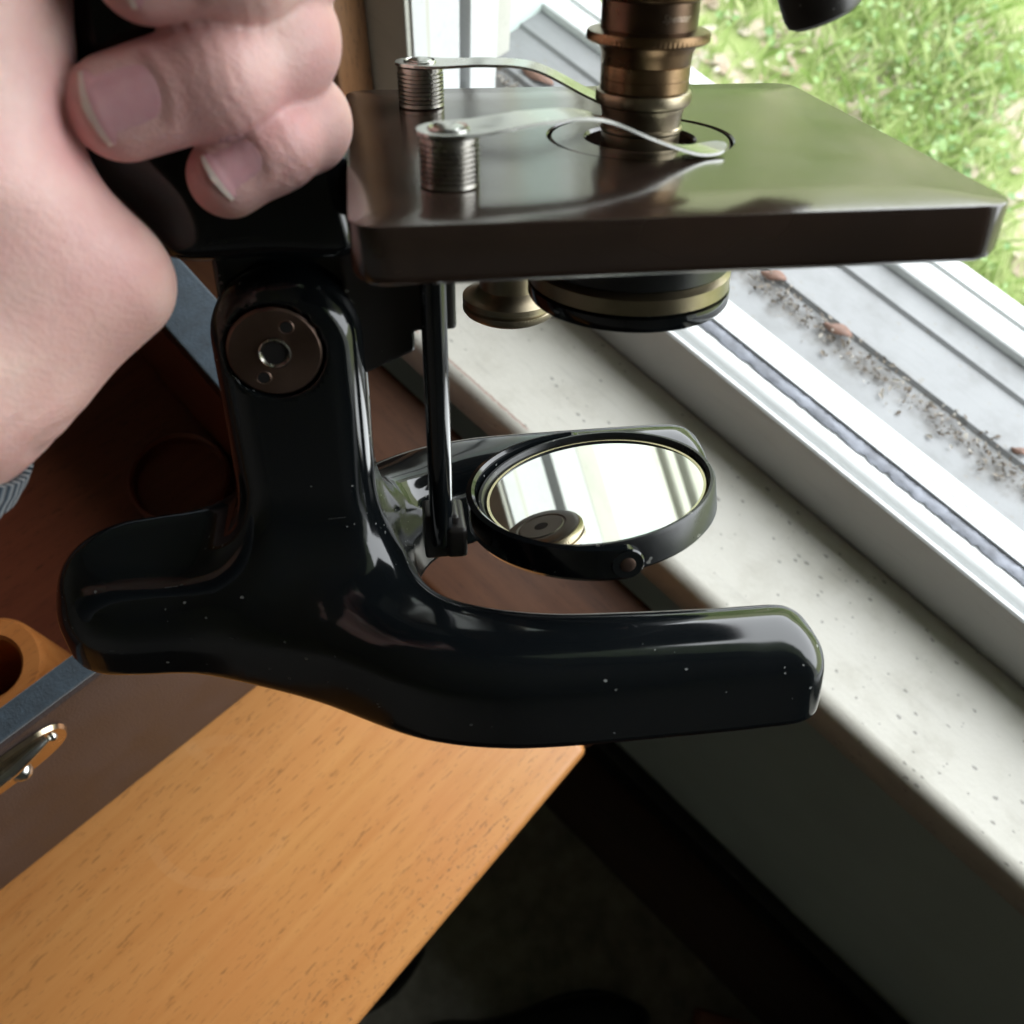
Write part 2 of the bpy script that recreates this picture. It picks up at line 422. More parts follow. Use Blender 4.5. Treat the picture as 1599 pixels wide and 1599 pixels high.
MAT = dict(
    enamel=m_enamel(), black=m_black(), matte=m_black('black_bronze', (.014, .012, .011), .42), stage=m_vulcanite(), brass=m_brass(),
    pale_brass=m_brass('tarnished_nickel_brass', (.23, .19, .125), (.36, .31, .22), (.26, .42)),
    bronze=m_brass('dark_bronze', (.12, .078, .062), (.19, .13, .105), (.38, .52)),
    steel=m_steel(), nickel=m_steel('worn_nickel', (.42, .40, .36), (.2, .36)), table=m_table(),
    paint=m_paint(dirt=.5, chips=True), frame=m_paint('frame_paint', (.50, .50, .44), .3, False, .35), white=m_paint('jamb_paint', (.58, .595, .59), .12, False, .35),
    ext=m_ext(), strip=m_plain('grey_weatherstrip', (.20, .21, .24), .7, .4, 90, .6, 500),
    wall=m_plain('wall_paint', (.50, .58, .54), .6, .06, 12, .15, 160), dark=m_plain('dark_baseboard', (.012, .012, .012), .5),
    felt=m_felt('blue_felt', (.027, .044, .060)), shell=m_plain('room_paint', (.70, .67, .62), .7, .05, 5, .05, 60),
)
n_, _ = m_wood('dark_red_lining', (.15, .038, .018), (.22, .062, .028), (.03, .008, .004), .4, 'Y'); MAT['lining'] = n_.m
n_, _ = m_wood('orange_block_wood', (.38, .13, .03), (.50, .20, .055), (.15, .05, .02), .4, 'Y'); MAT['block'] = n_.m
n_, _ = m_wood('brown_trim_wood', (.24, .12, .055), (.32, .17, .08), (.05, .02, .01), .35, 'Z'); MAT['brown'] = n_.m
n_, _ = m_wood('floor_wood', (.07, .036, .024), (.10, .052, .034), (.02, .01, .006), .4, 'X'); MAT['floor'] = n_.m
n_, _ = m_wood('red_brown_strip_wood', (.052, .020, .0085), (.085, .034, .0145), (.025, .008, .004), .6, 'X', coat=0.); MAT['redwood'] = n_.m
MAT['leather'] = m_plain('brown_leatherette', (.056, .039, .035), .42, .25, 30, .5, 900, bd=.0006)
MAT['shoe'] = m_plain('black_shoe_leather', (.010, .010, .010), .4)
MAT['rug'] = m_plain('dark_rug', (.26, .24, .19), .95, .3, 40, .7, 500)
nm = N('mirror_silver'); nm.set(color=(.93, .94, .93), metal=1., rough=.022); MAT['mirror'] = nm.m
nm = N('hole_black'); nm.set(color=(.004, .003, .003), rough=.7); MAT['hole'] = nm.m
nm = N('nail'); v_ = nm.obj(); nm.set(color=nm.ramp(nm.noise(v_, 150, 3), [(.35, (.58, .30, .325)), (.7, (.65, .39, .405))]), rough=.20, coat=.6, coatr=.14, sss=.25, sssr=(.8, .3, .2), ssss=.002, normal=nm.bump(nm.noise(nm.obj(scale=(1, 1, 1)), 420, 2), .05, .0004)); MAT['nail'] = nm.m
nm = N('nail_edge'); nm.set(color=(.66, .55, .49), rough=.35, sss=.2, ssss=.001); MAT['nail_edge'] = nm.m
nm = N('sleeve_knit'); wv = nm.node('ShaderNodeTexWave', {'Vector': nm.obj(), 'Scale': 170., 'Distortion': .6}).outputs['Fac']
nm.set(color=nm.ramp(wv, [(.2, (.007, .015, .027)), (.8, (.018, .038, .062))]), rough=.9, sheen=.3, normal=nm.bump(wv, .6, .0012)); MAT['sleeve'] = nm.m
nm = N('lawn_soil'); v_ = nm.obj(); nm.set(color=nm.ramp(nm.noise(v_, 7, 6, .65), [(.32, (.13, .18, .045)), (.5, (.18, .22, .075)), (.60, (.32, .27, .20)), (.75, (.42, .36, .29))]), rough=.95, normal=nm.bump(nm.noise(v_, 90, 4), .6, .01)); MAT['soil'] = nm.m

def m_grass(name, a, b, c):
    n = N(name); oi = n.node('ShaderNodeNewGeometry'); n.set(color=n.ramp(oi.outputs['Random Per Island'], [(.0, a), (.6, b), (1., c)]), rough=.5, spec=.3)
    tr = n.node('ShaderNodeBsdfTranslucent', {'Color': n.ramp(oi.outputs['Random Per Island'], [(0., a), (1., c)])})
    mx = n.node('ShaderNodeMixShader', {0: .35, 1: n.b.outputs[0], 2: tr.outputs[0]}); n.t.links.new(mx.outputs[0], n.t.nodes['Material Output'].inputs[0]); return n.m
MAT['grass'] = m_grass('grass_blades', (.16, .24, .06), (.26, .35, .11), (.40, .44, .22))
MAT['clover'] = m_grass('clover_leaves', (.13, .23, .09), (.22, .34, .13), (.36, .44, .24))
MAT['litter'] = m_grass('pale_litter', (.32, .24, .17), (.42, .36, .28), (.55, .52, .45))

Z = lambda z: CAMZ + z          # heights were measured from the camera

# ------------------------------------------------------------------ the setting
tag(box('floor', -2.2, 2.6, -3.0, .262, -.05, 0, MAT['floor']), kind='structure')
tag(box('rug', -1.6, .42, -2.0, .16, .0, .008, MAT['rug'], bev=.003), kind='structure')
XL, XR = -.345, .80           # edges of the window opening in the plaster
tag(multibox('wall', [(-2.2, 2.6, .264, .42, -.05, Z(-.496)), (-2.2, XL, .264, .42, Z(-.4955), 2.45), (XR, 2.6, .264, .42, Z(-.4955), 2.45), (XL, XR, .264, .42, Z(.36), 2.45)], MAT['wall']), kind='structure')  # unseen head and right edge of the opening kept close to limit room light
tag(multibox('wall_rear', [(-2.2, 2.6, -3.1, -3.0, -.05, 2.45)], MAT['shell']), kind='structure')
tag(multibox('wall_left', [(-2.3, -2.2, -3.1, .42, -.05, 2.45)], MAT['shell']), kind='structure')
tag(multibox('wall_right', [(2.6, 2.7, -3.1, .42, -.05, 2.45)], MAT['shell']), kind='structure')
tag(box('ceiling', -2.3, 2.7, -3.1, .42, 2.45, 2.5, MAT['shell']), kind='structure')
tag(box('baseboard', -2.2, 2.6, .246, .264, 0, .085, MAT['dark'], bev=.004), 'black baseboard along the foot of the wall under the window sill', 'baseboard')

win = empty('window', loc=(0, 0, 0))
tag(win, 'open white painted window with a weathered sill looking onto the lawn', 'window')
def arc(cy, cz, r, a0, a1, n=8): return [(cy + r * math.cos(math.radians(a0 + (a1 - a0) * i / n)), cz + r * math.sin(math.radians(a0 + (a1 - a0) * i / n))) for i in range(n + 1)]
zs = Z(-.46)
prof = arc(.186 + .008, zs - .008, .008, 90, 180) + [(.186, zs - .030), (.1885, zs - .034), (.264, zs - .034), (.264, zs)]
sill = extrude_x('sill', prof, -.47, .95, MAT['paint'], win)
extrude_x('apron', [(.2425, Z(-.56)), (.2425, zs - .0355), (.2632, zs - .0355), (.2632, Z(-.56))], -.44, .92, MAT['brown'], sill)
zr = Z(-.414)
prof = [(.2645, zs - .03), (.2645, zr - .001), (.2655, zr), (.2672, zr), (.2678, zr - .0025), (.2688, zr - .0025)] + arc(.2748, zr - .0065, .0066, 155, 35, 8) + [(.2812, zr - .0032), (.2885, zr - .0032), (.2885, zr - .0005), (.294, zr - .0005), (.294, zr - .0014), (.2946, zr - .0014), (.2946, zr - .0005), (.303, zr - .0005), (.303, zs - .03)]
rail = extrude_x('bottom_rail', prof, -.302, XR, MAT['white'], win)
# rough torn pile of the old weather strip
v, f = [], []; y0, y1 = .2815, .2882; xs = np.arange(-.301, .9, .0022)
for i, x in enumerate(xs):
    for j in range(5):
        yy = y0 + (y1 - y0) * j / 4
        if j == 0: yy += rng.normal(0, .0005)
        if j == 4: yy += rng.normal(0, .0003)
        v.append((x, yy, zr - .0032 + .0011 + (rng.random() * .0011 if 0 < j < 4 else -.0003)))
for i in range(len(xs) - 1):
    for j in range(4): f.append((i * 5 + j, (i + 1) * 5 + j, (i + 1) * 5 + j + 1, i * 5 + j + 1))
pydata('weather_strip', v, f, MAT['strip'], win, smooth=True)
prof = [(.303, Z(-.50)), (.303, Z(-.441)), (.322, Z(-.442)), (.326, Z(-.447)), (.358, Z(-.449)), (.360, Z(-.4465)), (.392, Z(-.449)), (.394, Z(-.447)), (.4135, Z(-.449)), (.4135, Z(-.53))]
extrude_x('exterior_sill', prof, -.40, XR + .05, MAT['ext'], win)
prof = [(.4135, Z(-.53)), (.4135, Z(-.446))] + arc(.4155, Z(-.445), .002, 150, 30, 4) + [(.421, Z(-.449)), (.437, Z(-.4515)), (.437, Z(-.449)), (.449, Z(-.450)), (.449, Z(-.53))]
extrude_x('storm_frame', prof, -.40, XR + .05, MAT['white'], win)
# the left jamb: stacked stop beads and tracks
jz0, jz1 = Z(-.472), Z(.36)
for k, (y0, y1, x, m) in enumerate(((.2635, .2725, -.3005, 'white'), (.2725, .2765, -.3025, 'frame'), (.2765, .2985, -.3035, 'white'), (.2985, .3045, -.310, 'ext'), (.3045, .3255, -.3015, 'white'), (.3255, .345, -.322, 'ext'), (.345, .372, -.334, 'frame'), (.372, .380, -.350, 'ext'), (.380, .449, -.358, 'white'))):
    multibox('jamb_strip', [(XL - .06 if k > 4 else -.3415, x, y0, y1 - .0002, jz0, jz1)], MAT[m], win)
box('casing', -.3995, -.3018, .2600, .2634, zs, Z(1.0), MAT['frame'], win, bev=.001)
for y0, y1, x, m in ((.2635, .30, XR - .04, 'white'), (.30, .35, XR - .025, 'frame'), (.35, .449, XR - .01, 'white')):
    multibox('jamb_strip', [(x, XR + .02, y0, y1 - .0002, jz0, jz1)], MAT[m], win)
sh = pydata('outer_shutter', *(lambda b: ([(x, y, z) for x in (b[0], b[1]) for y in (b[2], b[3]) for z in (b[4], b[5])], [(0, 1, 3, 2), (4, 6, 7, 5), (0, 4, 5, 1), (2, 3, 7, 6), (0, 2, 6, 4), (1, 5, 7, 3)]))((-.40, -.385, .452, .575, Z(-.43), Z(.36))), MAT['ext'], win)
yy = .456
for wd_, gp in ((.016, .008), (.010, .010), (.024, .006), (.012, .012), (.018, .006)):
    box('shutter_board', -.3848, -.372, yy, yy + wd_, Z(-.43), Z(.36), MAT['frame'], sh, bev=.002); yy += wd_ + gp
# debris lying in the track of the exterior sill
v, f = [], []
for k in range(1500):
    x = rng.uniform(-.36, .35); y = .350 + rng.normal(0, .0055); z = Z(-.447) + rng.uniform(.0005, .002); L = rng.uniform(.0005, .0026); a = rng.uniform(0, 6.28); wd = L * rng.uniform(.2, .6)
    b = len(v); ca, sa = math.cos(a), math.sin(a); tz = rng.uniform(-.0012, .0012)
    v += [(x - ca * L, y - sa * L, z), (x + sa * wd, y - ca * wd, z + .0006), (x + ca * L, y + sa * L, z + tz), (x - sa * wd, y + ca * wd, z + .0003), (x, y, z - .0006)]
    f += [(b, b + 1, b + 4), (b + 1, b + 2, b + 4), (b + 2, b + 3, b + 4), (b + 3, b, b + 4), (b, b + 3, b + 2, b + 1)]
MAT['debris'] = m_grass('sill_debris', (.05, .04, .03), (.16, .13, .10), (.45, .42, .37))
tag(pydata('sill_debris', v, f, MAT['debris'], win), kind='stuff')
MAT['dry'] = m_plain('terracotta_leaf', (.155, .085, .060), .7, .3, 120, .5, 300)
for (x, y, s, a, lab) in ((-.1097, .357, .0085, .7, 'mid-sized brown leaf scrap amid the grime of the outer sill track'), (-.062, .3545, .0090, .45, 'mid-sized brown leaf scrap amid the grime of the outer sill track'), (-.306, .368, .012, .3, 'largest terracotta leaf scrap, lying on the outer sill by the white jamb'), (.052, .3635, .005, .5, 'smallest brown leaf scrap on the outer sill track')):
    P = catmull([(-1, 0), (-.5, .42), (.1, .5), (.7, .3), (1, -.05), (.5, -.4), (-.3, -.38)], 4)
    vv = [(x + s * (p[0] * math.cos(a) - p[1] * math.sin(a)), y + s * .8 * (p[0] * math.sin(a) + p[1] * math.cos(a)), Z(-.4455) + .0012 * math.sin(4 * p[0])) for p in P]
    nn = len(vv); vv = vv + [(q[0], q[1], q[2] + .0007) for q in vv] + [(x, y, Z(-.4455) + .0012), (x, y, Z(-.4455))]
    ff = [(i, (i + 1) % nn, nn + (i + 1) % nn, nn + i) for i in range(nn)] + [(nn + i, nn + (i + 1) % nn, 2 * nn) for i in range(nn)] + [((i + 1) % nn, i, 2 * nn + 1) for i in range(nn)]
    o = pydata('dry_leaf', vv, ff, MAT['dry'], smooth=True)
    tag(o, lab, 'leaf', 'dry leaf scraps on the outer sill')

tag(box('brown_board', -.46, -.330, .236, .2596, Z(-.455), Z(.6), MAT['brown'], bev=.003), 'brown wooden board standing on the sill against the window casing', 'board')

# lawn
GZ = Z(-1.42)
tag(box('ground', -40, 40, .45, 60, GZ - .2, GZ, MAT['soil']), kind='structure')
tag(multibox('outer_wall', [(-6, 6, .42, .4485, GZ - .1, Z(-.53))], MAT['wall']), 'pale outer house wall below the window, dropping to the lawn', 'wall')
def lawn(name, n, kind, mat):
    x = rng.uniform(-3.0, 1.2, n); y = .5 + rng.random(n) ** 1.3 * 4.2
    den = np.sin(x * 5.1 + 1.3) * np.sin(y * 6.3 + .4) + .6 * np.sin(x * 11 + y * 7) + rng.normal(0, .45, n)
    bare = (np.sin(x * 2.3 + .7) * np.sin(y * 2.9 + 1.1) + .35 * np.sin(x * 6.1 + y * 4.3) + rng.normal(0, .18, n) > .42) | (y < .75 + .35 * np.abs(np.sin(x * 3.1)) + rng.normal(0, .12, n))
    keep = (bare | (den < -.9)) if kind == 'litter' else ((den > -.25) & (~bare | (rng.random(n) < .18))); x, y = x[keep], y[keep]; n = len(x)
    a = rng.uniform(0, 2 * np.pi, n); v = np.zeros((n, 4 if kind == 'blade' else 7, 3))
    if kind == 'blade':
        h = rng.uniform(.03, .09, n); wd = rng.uniform(.0018, .0035, n); ln = rng.uniform(.2, 1.0, n) * h; b = rng.uniform(0, 6.28, n)
        for k, (s, t) in enumerate(((-1, 0), (1, 0), (.7, .55), (0, 1))):
            v[:, k, 0] = x + s * wd * np.cos(a) + ln * t ** 1.6 * np.cos(b); v[:, k, 1] = y + s * wd * np.sin(a) + ln * t ** 1.6 * np.sin(b); v[:, k, 2] = GZ + h * t
        fq = np.array([[0, 1, 2, 3]])
    else:
        s = rng.uniform(.004, .011, n) if kind == 'clover' else rng.uniform(.005, .022, n); z0 = GZ + (rng.uniform(.02, .06, n) if kind == 'clover' else rng.uniform(.003, .02, n)); tx, ty = rng.normal(0, .35, (2, n))
        for k, (p, q) in enumerate(((-1, .05), (-.55, -.62), (.35, -.66), (1, -.1), (.5, .6), (-.45, .68), (0, 0))):
            dx = s * (p * np.cos(a) - q * np.sin(a)); dy = s * (p * np.sin(a) + q * np.cos(a))
            v[:, k, 0] = x + dx; v[:, k, 1] = y + dy; v[:, k, 2] = z0 + tx * dx + ty * dy - (.25 * s if k == 6 else 0)
        fq = np.array([[i, (i + 1) % 6, 6, 6] for i in range(6)])
    nv = v.shape[1]; F = (np.arange(n)[:, None, None] * nv + fq[None]).reshape(-1, 4)
    tri = [tuple(dict.fromkeys(map(int, q))) for q in F]
    me = bpy.data.meshes.new(name); me.from_pydata(v.reshape(-1, 3).tolist(), [], tri); me.update()
    return link(name, me, mat)
tag(lawn('grass', 95000, 'blade', MAT['grass']), 'short bright green grass growing on the lawn outside', 'grass', kind='stuff')
tag(lawn('clover', 30000, 'clover', MAT['clover']), 'low green clover leaves spread through the lawn grass', 'clover', kind='stuff')
tag(lawn('leaf_litter', 16000, 'litter', MAT['litter']), 'pale dry leaf litter scattered over the lawn', 'leaf litter', kind='stuff')

# ------------------------------------------------------------------ table, case, things on the floor
TZ = Z(-.50)
tbl = empty('table', loc=(0, 0, 0)); tag(tbl, 'tan wooden table with a worn rounded edge beside the window sill', 'table')
def leaf(name, out, mat):
    bm = bmesh.new()
    vs = [bm.verts.new((x, y, z)) for z in (TZ - .022, TZ) for x, y in out]
    bm.faces.new(vs[0:4]); bm.faces.new(vs[7:3:-1])
    for i in range(4): bm.faces.new((vs[i], vs[4 + i], vs[4 + (i + 1) % 4], vs[(i + 1) % 4]))
    bmesh.ops.recalc_face_normals(bm, faces=bm.faces)
    bmesh.ops.bevel(bm, geom=list(bm.edges), offset=.005, segments=5, profile=.5, affect='EDGES')
    me = bpy.data.meshes.new(name); bm.to_mesh(me); bm.free(); o = link(name, me, mat, tbl); autosharp(me, 50); return o
leaf('table_top', [(-.0075, .0995), (.040, -.90), (-1.15, -.90), (-1.15, .0995)], MAT['table'])
leaf('table_sill_strip', [(-.0115, .1795), (-.0078, .1002), (-1.15, .1002), (-1.15, .1795)], MAT['redwood'])['label'] = 'dark red brown strip of the table along the window sill'  # strip of the table next to the sill, given a darker, redder wood
multibox('apron', [(-1.09, -.07, .10, .12, TZ - .10, TZ - .0225), (-1.09, -.07, -.84, -.82, TZ - .10, TZ - .0225), (-1.09, -1.07, -.8195, .0995, TZ - .10, TZ - .0225), (-.09, -.07, -.8195, .0995, TZ - .10, TZ - .0225)], MAT['brown'], tbl)
for lx, ly in ((-.095, .095), (-.06, -.815), (-1.10, .095), (-1.10, -.815)):
    lathe('leg', [(.016, 0), (.022, TZ - .105), (.024, TZ - .1005)], MAT['brown'], tbl, 24, (lx, ly, 0.0))

ca = empty('instrument_case', loc=(-.1449, .0916, TZ), rz=math.radians(-4.1)); H = .14
tag(ca, 'open brown leatherette case with blue felt rim, standing on the table', 'case')
LX, LY = -.34, -.50
th = .011
fw = box('front_wall', -th, 0, LY, 0, .0005, H, MAT['leather'], ca, bev=.0025)
box('lining', -th - .0028, -th - .0002, LY + .03, -.0275, .012, H - .004, MAT['lining'], fw)
sw = box('side_wall', LX, -th - .0003, -.0245, 0, .0005, H, MAT['leather'], ca, bev=.002)
box('lining', LX + .002, -th - .003, -.0272, -.0247, .012, H - .004, MAT['lining'], sw)
box('rear_wall', LX - th, LX - .0003, LY, 0, .0005, H, MAT['leather'], ca, bev=.002)
box('side_wall', LX, -th - .0003, LY, LY + .0245, .0005, H, MAT['leather'], ca, bev=.002)
box('case_floor', LX + .0005, -th - .003, LY + .025, -.0275, .002, .0115, MAT['lining'], ca)
box('felt_rim', -th - .0005, -.0008, LY, -.0262, H + .0002, H + .0030, MAT['felt'], ca, bev=.0012)
box('felt_rim', LX - .008, -.0008, -.0258, -.0008, H + .0002, H + .0030, MAT['felt'], ca, bev=.0012)
# latch on the front wall: oval plate, raised keeper arm, two rivets
def on_front(y, z, out): return (out, y, z)
P = catmull([(-.026, 0), (-.021, .0095), (0, .0125), (.021, .0095), (.026, 0), (.020, -.0115), (0, -.0155), (-.020, -.0115)], 5)
ly_, lz_ = -.178, H - .0185
vv = [(.0004, ly_ + p[0], lz_ + p[1]) for p in P]; k = len(vv); vv += [(.0020, ly_ + p[0] * .96, lz_ + p[1] * .93) for p in P]
ff = [(i, (i + 1) % k, k + (i + 1) % k, k + i) for i in range(k)] + [tuple(range(k)), tuple(range(2 * k - 1, k - 1, -1))]
la = pydata('latch', vv, ff, m_steel('latch_nickel', (.62, .50, .36), (.18, .3)), ca, sharp=40)
sweep('keeper_arm', [(.0022, ly_ + .019, lz_ + .004), (.0030, ly_ + .013, lz_ + .0045), (.0040, ly_ + .004, lz_ + .004), (.0042, ly_ - .008, lz_ + .004), (.003, ly_ - .019, lz_ + .0045)], [.0016, .0024, .0028, .0028, .0022], MAT['steel'], la, 14, 1)
for dy, dz, r in ((.0205, .0015, .0019), (.003, -.0080, .0040), (-.0205, .0015, .0019)):
    lathe('rivet', [(r, 0), (r * .95, r * .4), (r * .6, r * .8), (0, r)], MAT['steel'], la, 24, matrix=axis_matrix((.0020, ly_ + dy, lz_ + dz), (1, 0, 0)))
# rounded wooden block with a round socket inside the case, and a ring socket on the case floor
fit = empty('wooden_fitting', mat=Matrix.Translation((-.1449, .0916, TZ)) @ Matrix.Rotation(math.radians(-4.1), 4, 'Z') @ Matrix.Translation((-.0505, -.168, .0)))
tag(fit, 'rounded orange wooden holder with a round socket inside the open case', 'holder')
lathe('block', [(.0225, .0118), (.0225, .093), (.0210, .096), (.0145, .096), (.0130, .094), (.0130, .04), (0, .04)], MAT['block'], fit, 64)
rg = lathe('ring_socket', [(.027, 0), (.027, .010), (.0255, .0115), (.024, .010), (.024, .002), (0, .002)], MAT['lining'], None, 64, matrix=Matrix.Translation((-.262, .045, TZ + .0118)))
tag(rg, 'dark round ring socket on the floor of the open case', 'socket')

st = empty('foot_stool', loc=(.30, .02, 0), rz=math.radians(29)); tag(st, 'low dark reddish wooden foot stool on the floor under the sill', 'stool')
box('seat', .0, .5, -.32, .10, .10, .125, MAT['lining'], st, bev=.006)
for sx in (.02, .44):
    for sy in (-.30, .04): box('leg', sx, sx + .04, sy, sy + .04, .0, .0995, MAT['lining'], st, bev=.004)

def shoe(loc, rz, lab):
    a = empty('shoe', loc=loc, rz=rz)
    def fn(p):
        d = smin(ellipsoid(p, (0, .02, .035), (.040, .085, .036)), ellipsoid(p, (0, -.12, .045), (.036, .075, .05)), .05)
        d = smin(d, roundcone(p, (0, -.13, .05), (0, -.145, .12), .038, .04), .03)
        return np.maximum(d, .012 - p[:, 2])
    up = sdf_obj('upper', fn, (-.06, -.22, .005), (.06, .12, .18), .005, MAT['shoe'], a)
    d2 = Poly2(catmull([(0, .112), (.034, .07), (.042, .02), (.032, -.06), (.036, -.14), (0, -.2), (-.036, -.14), (-.032, -.06), (-.042, .02), (-.034, .07)], 4), .002, .02)
    sdf_obj('sole', lambda p: extr(d2(p[:, 0], p[:, 1]), np.abs(p[:, 2] - .0145) - .006, .003), (-.06, -.22, .002), (.06, .13, .028), .004, MAT['shoe'], a)
    tag(a, lab, 'shoe')
shoe((.175, -.02, .0), math.radians(-35), 'black shoe on the dark rug under the window sill')
shoe((-.045, -.16, .0), math.radians(-20), 'black shoe on the dark rug close to the table edge')

# ------------------------------------------------------------------ the microscope (local frame: X along the stage, Y across, Z along the tube)
R = np.array([[.98966769, -.14297593, .01075856], [-.0721144, -.56121315, -.82452369], [.12392489, .8152286, -.56572515]])
T = np.array([-.02387088, -.04139683, .13903252])
CAMP = -R.T @ T
def un(px, py, y):                                  # point on the plane Y = y seen at a pixel of the photograph
    r = R.T @ np.array([px - CEN, py - CEN, F_PX]); return CAMP + r * ((y - CAMP[1]) / r[1])
MR = M @ R; MT = M @ T
MM = Matrix.Identity(4)
for i in range(3):
    for j in range(3): MM[i][j] = MR[i, j]
    MM[i][3] = MT[i]
MM[2][3] += CAMZ
ms = empty('microscope', MM @ Matrix.Translation((0, .048, -.112)))
tag(ms, 'vintage black enamelled microscope with brass objective, held tilted above the table', 'microscope')
OFF = Matrix.Translation((0, -.048, .112))
def mp(o): o.matrix_local = OFF; return o
MY = .048; ZB = -.112

# horseshoe foot and pillar
half = [(-.074, MY), (-.0725, .0385), (-.066, .0322), (-.056, .0305), (-.044, .0290), (-.030, .0245), (-.0155, .0160), (.001, .0050), (.012, .0), (.025, -.003), (.0386, -.004), (.0525, -.0043), (.073, -.0045), (.080, -.0044), *[(.0862 + .0102 * math.cos(math.radians(a)), .0057 + .0100 * math.sin(math.radians(a))) for a in (-90, -67, -45, -22, 0)], *[(.0862 + .0102 * math.cos(math.radians(a)), .0085 + .0101 * math.sin(math.radians(a))) for a in (22, 45, 67, 90)], (.080, .0186), (.070, .0188), (.052, .0200), (.036, .0218), (.022, .0262), (.012, .033), (.0065, .041), (.005, MY)]
plan = half + [(x, 2 * MY - y) for x, y in half[-2:0:-1]]
PB = Poly2(catmull(plan, 6))
pill2 = None
def base_fn(p):
    x, y, z = p[:, 0], p[:, 1], p[:, 2]
    hl = np.clip((-.012 - x) / .03, 0, 1)
    top = -.0880 - .0050 * hl - .0012 * np.clip((x - .075) / .020, 0, 1) ** 2
    d2 = PB(x, y) + .0026 * np.clip((z - ZB) / .022, 0, 1) ** 2
    d = extr(d2, np.abs(z - (top + ZB - .02) / 2) - (top - ZB + .02) / 2, .0102)
    d = smin(d, roundcone(p, (-.0560, MY, -.0985), (-.0340, MY, -.0955), .0180, .0190), .007)     # full rounded heel
    qx, qz = np.maximum(x - (.0968 - .0140), 0), np.maximum(z - (-.0876 - .0140), 0)              # toes round down at their ends
    d = smax(d, np.hypot(qx, qz) - .0140, .006)
    # pillar: upright capsule in XZ, thick in Y
    cx = -.0144; zz = np.clip(z, -.13, -.0347)
    dc = np.sqrt((x - cx) ** 2 + (z - zz) ** 2) - .0148
    pi = extr(dc, np.abs(y - MY) - .0142, .0075)
    d = smin(d, pi, .021)
    d = smax(d, ZB - z, .0022)
    slot = np.maximum(np.abs(y - MY) - .0058, -.056 - z)              # slot of the inclination joint
    d = np.maximum(d, -slot)
    rec = np.sqrt((x + .0166) ** 2 + (z + .0349) ** 2) - .0096           # recess that seats the joint disc
    rec = np.maximum(rec, y - .0362)
    return np.maximum(d, -rec)
o = mp(sdf_obj('foot_and_pillar', base_fn, (-.082, -.012, -.1135), (.102, .108, -.016), .0009, MAT['enamel'], ms))
# joint disc with two pin holes and a centre stud
jm = OFF @ axis_matrix((-.0166, .0362, -.0349), (0, -1, 0))
jd = lathe('joint_disc', [(.0091, -.001), (.0091, .0016), (.0086, .0021), (.0031, .0021)], MAT['bronze'], ms, 64, matrix=jm)
lathe('stud_hollow', [(.0023, .0023), (0, .0023)], MAT['hole'], jd, 32, cap=False)
lathe('stud', [(.0031, .0), (.0031, .0026), (.0028, .00275), (.0023, .0022), (.0022, .0020)], MAT['nickel'], jd, 40, cap=False)
for a in (62, 242):
    q = (.0058 * math.cos(math.radians(a)), .0058 * math.sin(math.radians(a)), 0)
    lathe('pin_hole', [(.0011, .0021), (.0011, .00225), (0, .00225)], MAT['hole'], jd, 24, q)
    lathe('hole_rim', [(.0011, .00212), (.00135, .00225), (.0015, .00212)], MAT['bronze'], jd, 24, q, cap=False)

# limb: curved arm with its lower block in the joint
arm = catmull([(-.0318, -.0172), (-.0365, -.0115), (-.0428, -.003), (-.0462, .0045), (-.0475, .012), (-.0462, .025), (-.0425, .048), (-.033, .072), (-.012, .09), (.022, .098), (.050, .099), (.050, .083), (.024, .081), (-.002, .075), (-.016, .062), (-.0225, .046), (-.0235, .03), (-.018, .016), (-.008, .0075), (-.0005, .0035), (-.0003, -.006), (-.0003, -.0172), (-.016, -.0172)], 5)
PA = Poly2(arm)
PJ = Poly2([(-.027, -.01), (-.0005, -.01), (-.0005, -.044), (-.012, -.05), (-.022, -.048), (-.027, -.03)])
def arm_fn(p):
    d = extr(PA(p[:, 0], p[:, 2]), np.abs(p[:, 1] - MY) - .0135, .004)
    return smin(d, extr(PJ(p[:, 0], p[:, 2]), np.abs(p[:, 1] - MY) - .0053, .0008), .001)
mp(sdf_obj('limb', arm_fn, (-.052, .030, -.052), (.056, .066, .104), .0012, MAT['enamel'], ms))

# stage plate with the round opening, and its insert
def radial(name, cx, cy, rings, mat, parent, n=288, sharp=30):
    v, f = [], []
    for fnr, z in rings:
        for i in range(n):
            a = 2 * math.pi * i / n; r = fnr(a) if callable(fnr) else fnr
            v.append((cx + r * math.cos(a), cy + r * math.sin(a), z))
    for k in range(len(rings) - 1):
        for i in range(n):
            j = (i + 1) % n; f.append((k * n + i, k * n + j, (k + 1) * n + j, (k + 1) * n + i))
    k = len(rings) - 1
    for i in range(n):
        j = (i + 1) % n; f.append((k * n + i, k * n + j, j, i))
    return pydata(name, v, f, mat, parent, sharp=sharp)
SX0, SX1, SY0, SY1, CR = 0., .1052, -.0010, .0968, .0050
AX, AY = .0560, .0482
def rect_r(inset):
    def g(a):
        ca_, sa_ = math.cos(a), math.sin(a); lo, hi = 0, .1
        x0, x1, y0, y1 = SX0 + inset, SX1 - inset, SY0 + inset, SY1 - inset; r = max(CR - inset, .0005)
        for _ in range(40):
            m = (lo + hi) / 2; x, y = AX + m * ca_, AY + m * sa_
            qx = abs(x - (x0 + x1) / 2) - (x1 - x0) / 2 + r; qy = abs(y - (y0 + y1) / 2) - (y1 - y0) / 2 + r
            d = min(max(qx, qy), 0) + math.hypot(max(qx, 0), max(qy, 0)) - r
            if d > 0: hi = m
            else: lo = m
        return lo
    return g
ST = -.0097
rings = [(.0178, ST), (.0178, -.0003), (.0181, 0.)]
